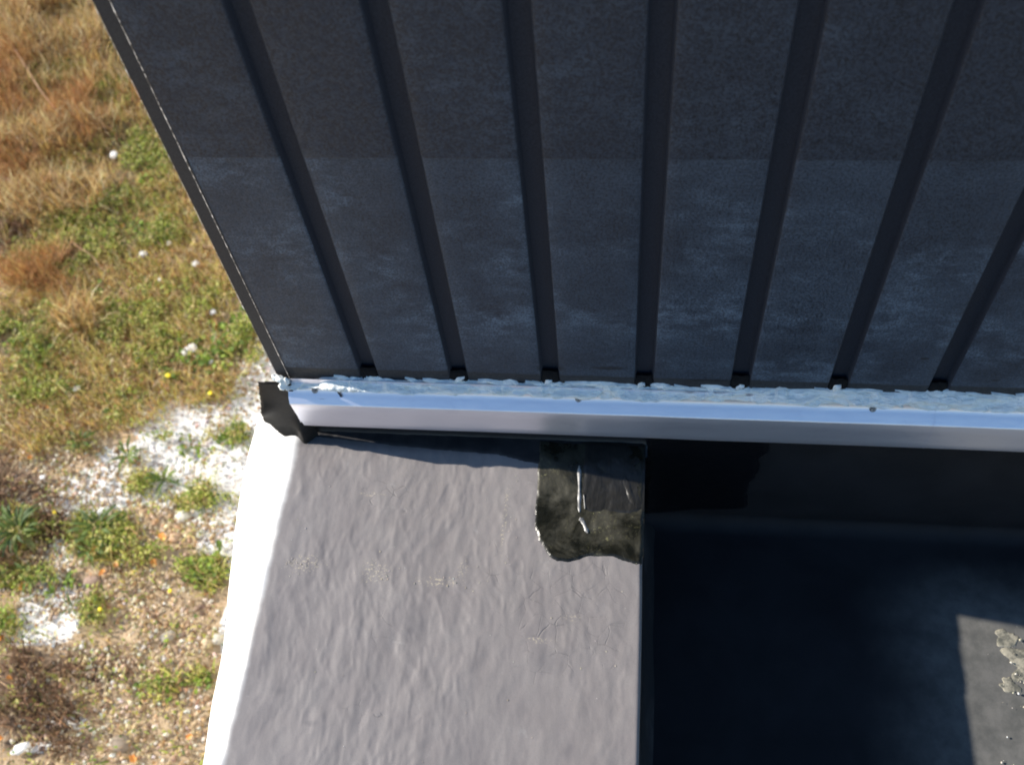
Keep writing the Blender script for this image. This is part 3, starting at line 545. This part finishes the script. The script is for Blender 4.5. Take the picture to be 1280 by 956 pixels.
x, y = sample(GREEN, 11000, 1.2, .03, 12, 9, jit=.9); tag(blades('green_grass', x, y, (.02, .07), (.0014, .0032), .7, GRN), kind='stuff', label='short green grass blades among the low weeds')
x, y = sample(STRAW+GREEN, 16000, 1, .30, 16, 0); tag(leaves('leaf_litter', x, y, (.006, .02), [(.50, .30, .14), (.30, .17, .08), (.62, .50, .34), (.42, .22, .10), (.22, .12, .06)], (.0, .03), .7, .5), kind='stuff', label='small brown leaf litter scattered on the ground')
# gravel
def pebbles(name, x, y, rr, pal, pw=2.2, zz=None, sub=1):
    bm = bmesh.new(); bmesh.ops.create_icosphere(bm, subdivisions=sub, radius=1); bv = np.array([v_.co[:] for v_ in bm.verts]); bf = np.array([[q.index for q in f_.verts] for f_ in bm.faces]); bm.free()
    n_ = len(x); r = rr[0]+(rr[1]-rr[0])*RNG.random(n_)**pw; sc = r[:, None]*np.stack([RNG.uniform(.8, 1.3, n_), RNG.uniform(.7, 1.1, n_), RNG.uniform(.45, .85, n_)], -1); a = RNG.uniform(0, 6.28, n_)
    B = bv[None]*(1+RNG.normal(0, .13, (n_, len(bv), 1)))*sc[:, None, :]; ca, sa = np.cos(a)[:, None], np.sin(a)[:, None]
    V = np.stack([B[..., 0]*ca-B[..., 1]*sa+x[:, None], B[..., 0]*sa+B[..., 1]*ca+y[:, None], B[..., 2]+(gh(x, y) if zz is None else zz)[:, None]+sc[:, 2:3]*.35], -1)
    F = ((np.arange(n_)*len(bv))[:, None, None]+bf[None]).reshape(-1, 3)
    return mesh_np(name, V.reshape(-1, 3), F, M['stone'], smooth=(sub > 1), tint=np.repeat(pick(pal, n_, .2), len(bv), 0))
GRAV = [(220, 800, 60, 120), (180, 740, 70, 50), (230, 900, 40, 60), (120, 860, 100, 60), (200, 650, 80, 40), (90, 600, 90, 50), (150, 930, 120, 30), (60, 560, 60, 50), (280, 470, 60, 60), (60, 720, 60, 60)]
x, y = sample(GRAV, 14000, 1, .02, 20, 0)
tag(link('gravel', pebbles('gravel', x, y, (.002, .0105), [(.50, .37, .22), (.58, .45, .29), (.40, .27, .15), (.64, .52, .37), (.34, .24, .16), (.58, .38, .2), (.76, .70, .58)], 3)), kind='stuff', label='tan gravel and grit over the bare soil beside the parapet')
x, y = sample(CHALK, 3600, 1, .01, 3, 0)
tag(link('chalk_crumbs', pebbles('chalk_crumbs', x, y, (.002, .009), [(.88, .87, .84), (.84, .82, .77), (.9, .9, .88), (.74, .70, .63)], 3)), kind='stuff', label='white chalky crumbs spilled over the soil')
# grit on membrane
x = np.concatenate([RNG.normal(-.103, .02, 26), RNG.normal(.02, .02, 18), RNG.normal(.15, .025, 22), RNG.uniform(-.15, .45, 60), RNG.normal(.235, .006, 14)]); y = np.concatenate([RNG.normal(-.262, .010, 26), RNG.normal(-.275, .012, 18), RNG.normal(-.28, .008, 22), RNG.uniform(-.6, -.1, 60), RNG.uniform(-.25, -.08, 14)])
g_ = link('grit', pebbles('grit', x, y, (.0005, .0013), [(.62, .54, .38), (.5, .44, .34), (.7, .66, .58)], 2, capz(x, y))); tag(g_, kind='stuff', label='fine sandy grit lying on the grey parapet membrane')
x = np.concatenate([RNG.normal(1.15, .03, 60), RNG.uniform(1.06, 1.3, 30)]); y = np.concatenate([RNG.normal(-.262, .03, 60), RNG.uniform(-.5, -.2, 30)])
g_ = link('roof_grit', pebbles('roof_grit', x, y, (.0006, .0026), [(.7, .64, .5), (.5, .46, .36), (.8, .76, .66)], 3, np.full(90, ROOFZ+.002))); tag(g_, kind='stuff', label='pale grit in the dried puddle on the low roof')
# ------------------------------------------------------------------ individual stones
def stone_mesh(seed, sub=3):
    rr = random.Random(seed); bm = bmesh.new(); bmesh.ops.create_icosphere(bm, subdivisions=sub, radius=1)
    from mathutils import noise as mn
    off = Vector((seed*3.1, seed*1.7, 0))
    for v_ in bm.verts: v_.co *= 1+.22*mn.noise(v_.co*1.1+off)+.07*mn.noise(v_.co*3+off)
    V = np.array([v_.co[:] for v_ in bm.verts]); F = np.array([[q.index for q in f_.verts] for f_ in bm.faces]); bm.free(); return V, F
def stone(name, px, py, size, tint, label, cat, flat=.6, seed=1, el=1.3, rot=0.):
    V, F = stone_mesh(seed); V = V*np.array([size*el, size, size*flat]); x, y = G(px, py); z = float(gh(np.array([x]), np.array([y]))[0])
    me = mesh_np(name, V, F, M['stone'], tint=np.tile(tint, (len(V), 1))); return tag(link(name, me, None, (x, y, z+size*flat*.45), (0, 0, rot)), label, cat)
stone('stone', 155, 931, .028, (.30, .24, .18), 'rounded brown stone lying alone on gravel near the bottom edge', 'stone', .65, 1, 1.2, -.4)
stone('stone', 118, 729, .023, (.42, .29, .22), 'reddish brown pebble beside green weeds, upper of a close pair', 'stone', .6, 2, 1.3)
stone('stone', 117, 741, .015, (.40, .28, .20), 'small brown pebble touching the larger reddish pebble above it', 'stone', .6, 3, 1.3)
stone('stone', 228, 645, .026, (.82, .78, .68), 'cream rounded stone on gravel between two weed clumps', 'stone', .7, 4, 1.1)
stone('stone', 261, 806, .020, (.60, .47, .30), 'tan round stone in the gravel near the parapet foot', 'stone', .8, 5, 1.0)
stone('stone', 273, 800, .020, (.78, .72, .60), 'pale stone pressed against the parapet foot in the gravel', 'stone', .8, 6, 1.0)
stone('stone', 212, 798, .019, (.42, .37, .30), 'grey brown flat stone in open gravel', 'stone', .5, 7, 1.4, .5)
stone('stone', 219, 672, .019, (.62, .42, .27), 'orange tan stone among gravel below the cream stone', 'stone', .6, 8, 1.3, .6)
def plaster(px, py, s, label, seed, rot, el=1.4):
    V, F = stone_mesh(seed, 2); V = np.sign(V)*np.abs(V)**.7*(1+.25*np.sin(V[:, :1]*5+seed)*np.cos(V[:, 1:2]*4))*.78*np.array([s*el, s, s*.3]); x, y = G(px, py); z = float(gh(np.array([x]), np.array([y]))[0])
    me = mesh_np('plaster_chunk', V, F, M['stone'], smooth=False, tint=np.tile((.74, .73, .70), (len(V), 1))); tag(link('plaster_chunk', me, None, (x, y, z+.022), (.25, -.2, rot)), label, 'plaster chunk')
M['stone2'] = vcol('white_plaster', .8, .3, 0); _s = M['stone']; M['stone'] = M['stone2']
for a in ((146, 200, .026, 'white plaster flake in dark grass high on the left', 11, .5, 1.0), (181, 322, .020, 'white plaster chunk at the rim of a green clump', 12, .3, 1.6), (214, 309, .013, 'tiny white chip right above the larger white chunks', 13, .4, 1.2), (247, 334, .017, 'white chip in dry grass close to the dark wall corner', 14, .9, 1.1), (238, 441, .024, 'white plaster chunk left of the bright green weed patch', 15, .4, 1.8), (262, 456, .018, 'pale grey chip half hidden under the bright green weed patch', 16, .0, 1.5),
          (130, 645, .026, 'slanted white flake between white patch and green weeds', 17, .9, 1.7), (33, 938, .020, 'narrow white flake in the bottom left corner', 18, .5, 2.2), (100, 490, .014, 'white chip on brown litter left of the grass', 19, .2, 1.5), (57, 600, .012, 'small white chip on the brown soil at left', 20, .2, 1.2), (203, 354, .012, 'small white chip below the white chunk in dry grass', 21, .7, 1.2), (268, 395, .014, 'small white chip just above the bright green weed patch', 22, .5, 1.3)): plaster(*a)
M['stone'] = _s
# ------------------------------------------------------------------ weeds with leaves one can pick out
def leaf_mesh(name, L_, wd, tint, bend, lobes=0, fold=.25):
    n1 = 9; s = np.linspace(0, 1, n1); ww = wd*np.sin(np.clip(s*.94+.03, 0, 1)*math.pi)**.8*(.55+.75*s)
    if lobes: ww = ww*(1-.45*(np.sin(s*lobes*math.pi)**2)*(s < .93))
    hx = L_*s*np.cos(bend*s*.6); hz = L_*(.42*np.sin(s*2.2)*(1-bend*.35)-.22*bend*s*s)
    V = []
    for u in (-1, -.5, 0, .5, 1): V.append(np.stack([hx, ww*u, hz+np.abs(u)*ww*fold], -1))
    V = np.stack(V, 1).reshape(-1, 3); i = np.arange(n1*5).reshape(n1, 5); F = np.stack([i[:-1, :-1], i[1:, :-1], i[1:, 1:], i[:-1, 1:]], -1).reshape(-1, 4)
    t = np.tile(tint, (len(V), 1)); mid = np.zeros(n1*5, bool); mid[2::5] = True; t = np.where(mid[:, None], np.array(tint)*1.5, t)
    return mesh_np(name, V, F, M['blade'], tint=t)
LM = {}
for kind, args in {'broad': ((.13, .0085, (.10, .15, .035), .7, 3), (.11, .0075, (.15, .21, .05), .9, 4), (.12, .008, (.06, .10, .03), .5, 3), (.11, .007, (.24, .27, .10), 1., 4)),
                   'toothed': ((.10, .009, (.14, .20, .04), .8, 5), (.09, .010, (.22, .30, .06), 1., 4), (.11, .008, (.08, .13, .03), .6, 6)),
                   'small': ((.036, .009, (.20, .29, .04), .8, 0), (.032, .0085, (.30, .40, .07), .9, 0), (.04, .009, (.11, .17, .03), .5, 0))}.items():
    LM[kind] = [leaf_mesh('leaf', *a) for a in args]
def rosette(px, py, kind, n_, size, label, flower=False, spread=0.):
    x, y = G(px, py); z = float(gh(np.array([x]), np.array([y]))[0]); t = thing('weed', label, 'weed', (x, y, z), 'leafy weeds growing on the ground')
    rr = random.Random(int(px*7+py))
    for i in range(n_):
        a = i*2.4+rr.uniform(-.4, .4); aa = rr.uniform(0, 6.28); r = 1.25*spread*math.sqrt(rr.random())*(.7+.5*math.sin(aa*3+px)+.3*math.sin(aa*2+py))
        link('leaf', rr.choice(LM[kind]), t, (r*math.cos(aa), r*math.sin(aa), .004+.012*rr.random()), (rr.uniform(-.3, .3), rr.uniform(-.75, .15)*(.4+.6*i/n_), a), size*rr.uniform(.65, 1.15))
    if flower:
        for (dx, dy, dz) in flower:
            V, F = stone_mesh(3, 2); me = mesh_np('flower_head', V*np.array([.013, .013, .007]), F, M['flower']); link('flower_head', me, t, (dx, dy, dz))
n = NB('yellow_petals'); M['flower'] = n.done((.85, .66, .02), .6)
rosette(28, 668, 'broad', 46, 1.05, 'large dark weed with long broad leaves at the left edge')
rosette(128, 662, 'broad', 38, .9, 'dark green broad weed right of the large left edge weed')
rosette(118, 690, 'toothed', 16, .8, 'lighter green weed directly below the dark broad weed')
rosette(262, 712, 'small', 40, 1.1, 'bright green leafy clump close to the parapet foot', spread=.06)
rosette(245, 722, 'small', 26, 1.0, 'small green clump left of the bright clump at the parapet foot', spread=.05)
rosette(160, 570, 'toothed', 16, .75, 'green star shaped weed inside the white chalk patch')
rosette(103, 553, 'toothed', 18, .7, 'small spiky green weed left above the chalk patch')
rosette(205, 600, 'toothed', 14, .7, 'green weed on the lower rim of the chalk patch')
rosette(275, 440, 'small', 60, 1.2, 'widest bright green weed mat beside the foot of the dark wall', spread=.13)
rosette(300, 412, 'small', 40, 1.1, 'bright green weed mat touching the dark wall corner', spread=.09)
rosette(240, 452, 'small', 34, 1.1, 'green weed mat left of the widest bright mat', spread=.09)
rosette(185, 225, 'small', 40, 1.1, 'green weed in shade near the dark wall high up', spread=.09)
rosette(200, 290, 'small', 34, 1.1, 'green weed next to the wall above the white chips', spread=.09)
rosette(30, 425, 'small', 55, 1.1, 'dark green weed mat at the left edge, middle height', spread=.16)
rosette(55, 445, 'small', 40, 1.1, 'yellow green mat right beside the dark mat at the left edge', spread=.10)
rosette(110, 372, 'small', 30, 1.1, 'small dark green tuft in the straw above the left mats', spread=.07)
rosette(90, 730, 'small', 24, .9, 'small green tuft under the large left edge weed', spread=.05)
rosette(45, 722, 'toothed', 14, .8, 'grassy weed just above the slanting white streak')
rosette(95, 762, 'toothed', 10, .5, 'sparse weed sprouting right of the slanting white streak')
rosette(8, 780, 'small', 26, 1.0, 'dark weed cut by the left edge, lower part', spread=.05)
rosette(205, 862, 'small', 24, .8, 'low green tuft in the gravel near the bottom', spread=.06)
rosette(250, 856, 'small', 18, .8, 'low green tuft touching the parapet foot near the bottom', spread=.05)
rosette(150, 515, 'small', 22, .9, 'green tuft above the chalk patch with a yellow flower near', spread=.06)
rosette(285, 545, 'small', 26, .8, 'small weed on white chalk by the membrane shoulder', spread=.07)
rosette(245, 560, 'small', 26, .8, 'small weed on white chalk left of the shoulder weed', spread=.07)
def flower(px, py, label, s=1., cat='flower'):
    x, y = G(px, py); z = float(gh(np.array([x]), np.array([y]))[0]); t = thing('yellow_flower', label, cat, (x, y, z), 'yellow flowers')
    bm = bmesh.new(); bmesh.ops.create_icosphere(bm, subdivisions=2, radius=.0078*s)
    for v_ in bm.verts: a_ = math.atan2(v_.co.y, v_.co.x); k_ = 1+.16*math.cos(a_*8); v_.co.x *= k_; v_.co.y *= k_; v_.co.z *= .45
    me = bpy.data.meshes.new('petals'); bm.to_mesh(me); bm.free(); me.materials.append(M['flower']); link('petals', me, t, (0, 0, .05))
    V = [(-.0012, 0, 0), (.0012, 0, 0), (.0012, 0, .048), (-.0012, 0, .048), (0, -.0012, 0), (0, .0012, 0), (0, .0012, .048), (0, -.0012, .048)]
    link('stem', mesh_np('stem', V, [(0, 1, 2, 3), (4, 5, 6, 7)], M['blade'], tint=np.tile((.15, .2, .05), (8, 1))), t)
flower(75, 646, 'single round yellow flower right of the large left edge weed'); flower(220, 746, 'yellow flower standing in gravel beside the bright clump', .9); flower(134, 769, 'yellow green flower low on the gravel', .9)
flower(215, 477, 'yellow flower above the white chalk near the wall', 1.4); flower(268, 500, 'yellow flower nearest the flashing end', 1.1); flower(3, 883, 'yellow flower at the left edge near the bottom', 1.2)
# fallen orange leaves
n = NB('orange_leaf'); M['oleaf'] = n.done(n.mix(n.ramp(n.noise(90), .3, .7), (.62, .20, .03), (.80, .38, .08)), .6)
def fallen_mesh(s, seed):
    a = np.linspace(0, 2*math.pi, 15)[:-1]; rr = random.Random(seed); r = [s*(.6+.4*abs(math.cos(q*2.5)))*rr.uniform(.8, 1.1) for q in a]
    V = [(0, 0, .004)]+[(r[i]*math.cos(q)*1.25, r[i]*math.sin(q)*.85, .006+.35*s*abs(math.sin(q))) for i, q in enumerate(a)]
    return mesh_np('fallen_leaf', V, [(0, i+1, (i+1) % 14+1) for i in range(14)], M['oleaf'])
fm = [fallen_mesh(.021, 1), fallen_mesh(.016, 5)]
for i, (px, py, lab) in enumerate(((33, 735, 'bright orange fallen leaf just above the slanting white streak'), (122, 692, 'orange fallen leaf among the weeds left of the gravel'), (133, 720, 'orange leaf close to the pair of pebbles'), (150, 710, 'pale orange leaf right of the pebble pair'), (205, 672, 'orange leaf on gravel under the cream stone'), (16, 850, 'orange leaf on dark soil low at the left'), (240, 922, 'amber leaf on gravel close to the parapet foot'), (170, 950, 'orange leaf cut by the bottom edge'), (40, 575, 'dull orange leaf on the brown soil at left'), (3, 925, 'orange leaf in the bottom left corner'), (155, 285, 'orange leaf caught in the grass beside the dark wall'), (197, 706, 'reddish leaf on gravel between the weed clumps'), (5, 800, 'amber leaf at the left edge above dark soil'), (62, 512, 'reddish leaf on brown litter left of the grass'))):
    x, y = G(px, py); z = float(gh(np.array([x]), np.array([y]))[0])
    tag(link('fallen_leaf', fm[i % 2], None, (x, y, z+.012), (random.uniform(-.3, .3), random.uniform(-.3, .3), random.uniform(0, 6)), random.uniform(.55, 1.0)), lab, 'leaf', 'orange fallen leaves')
# long bent dry stems on the grass
def stem(pxs, label, r=.0028):
    P3 = [];
    for (px, py, h) in pxs:
        x, y = G(px, py); P3.append(Vector((x, y, float(gh(np.array([x]), np.array([y]))[0])+h)))
    cu = np.array([p[:] for p in P3]); k = np.linspace(0, 1, len(cu)); s = np.linspace(0, 1, 40); pt = np.stack([np.interp(s, k, cu[:, j]) for j in range(3)], -1); pt[:, 2] += .006*np.sin(s*21)
    for _ in range(3): pt[1:-1] = (pt[:-2]+pt[1:-1]*2+pt[2:])/4
    V = []; 
    for i, p in enumerate(pt):
        t = pt[min(i+1, 39)]-pt[max(i-1, 0)]; t = t/np.linalg.norm(t); a = np.cross(t, (0, 0, 1)); a /= np.linalg.norm(a); b = np.cross(a, t); rad = r*(1-.6*i/39)
        for q in range(5): V.append(p+rad*(a*math.cos(q*1.2566)+b*math.sin(q*1.2566)))
    F = [(i*5+q, i*5+(q+1) % 5, i*5+5+(q+1) % 5, i*5+5+q) for i in range(39) for q in range(5)]
    tag(link('dry_stem', mesh_np('dry_stem', V, F, M['blade'], tint=np.tile((.66, .42, .26), (len(V), 1)))), label, 'stem')
stem([(18, 62, .06), (42, 100, .08), (60, 130, .09), (85, 160, .07), (120, 174, .06), (150, 172, .05)], 'longest dry stem curving through the rusty grass at upper left', .004)
stem([(95, 310, .04), (120, 328, .05), (135, 345, .03)], 'short bent dry stem over green and straw mix')
stem([(0, 225, .05), (30, 245, .06), (70, 262, .05)], 'dry stem entering from the left edge under the dark grass')
for o_ in bpy.data.objects:
    if o_.get('kind') == 'stuff' and not o_.parent: o_['category'] = o_.name.split('.')[0].replace('_', ' ')
print('objects', len(bpy.data.objects), 'tris', sum(len(o.data.loop_triangles) if o.type == 'MESH' and not o.data.calc_loop_triangles() else 0 for o in bpy.data.objects))
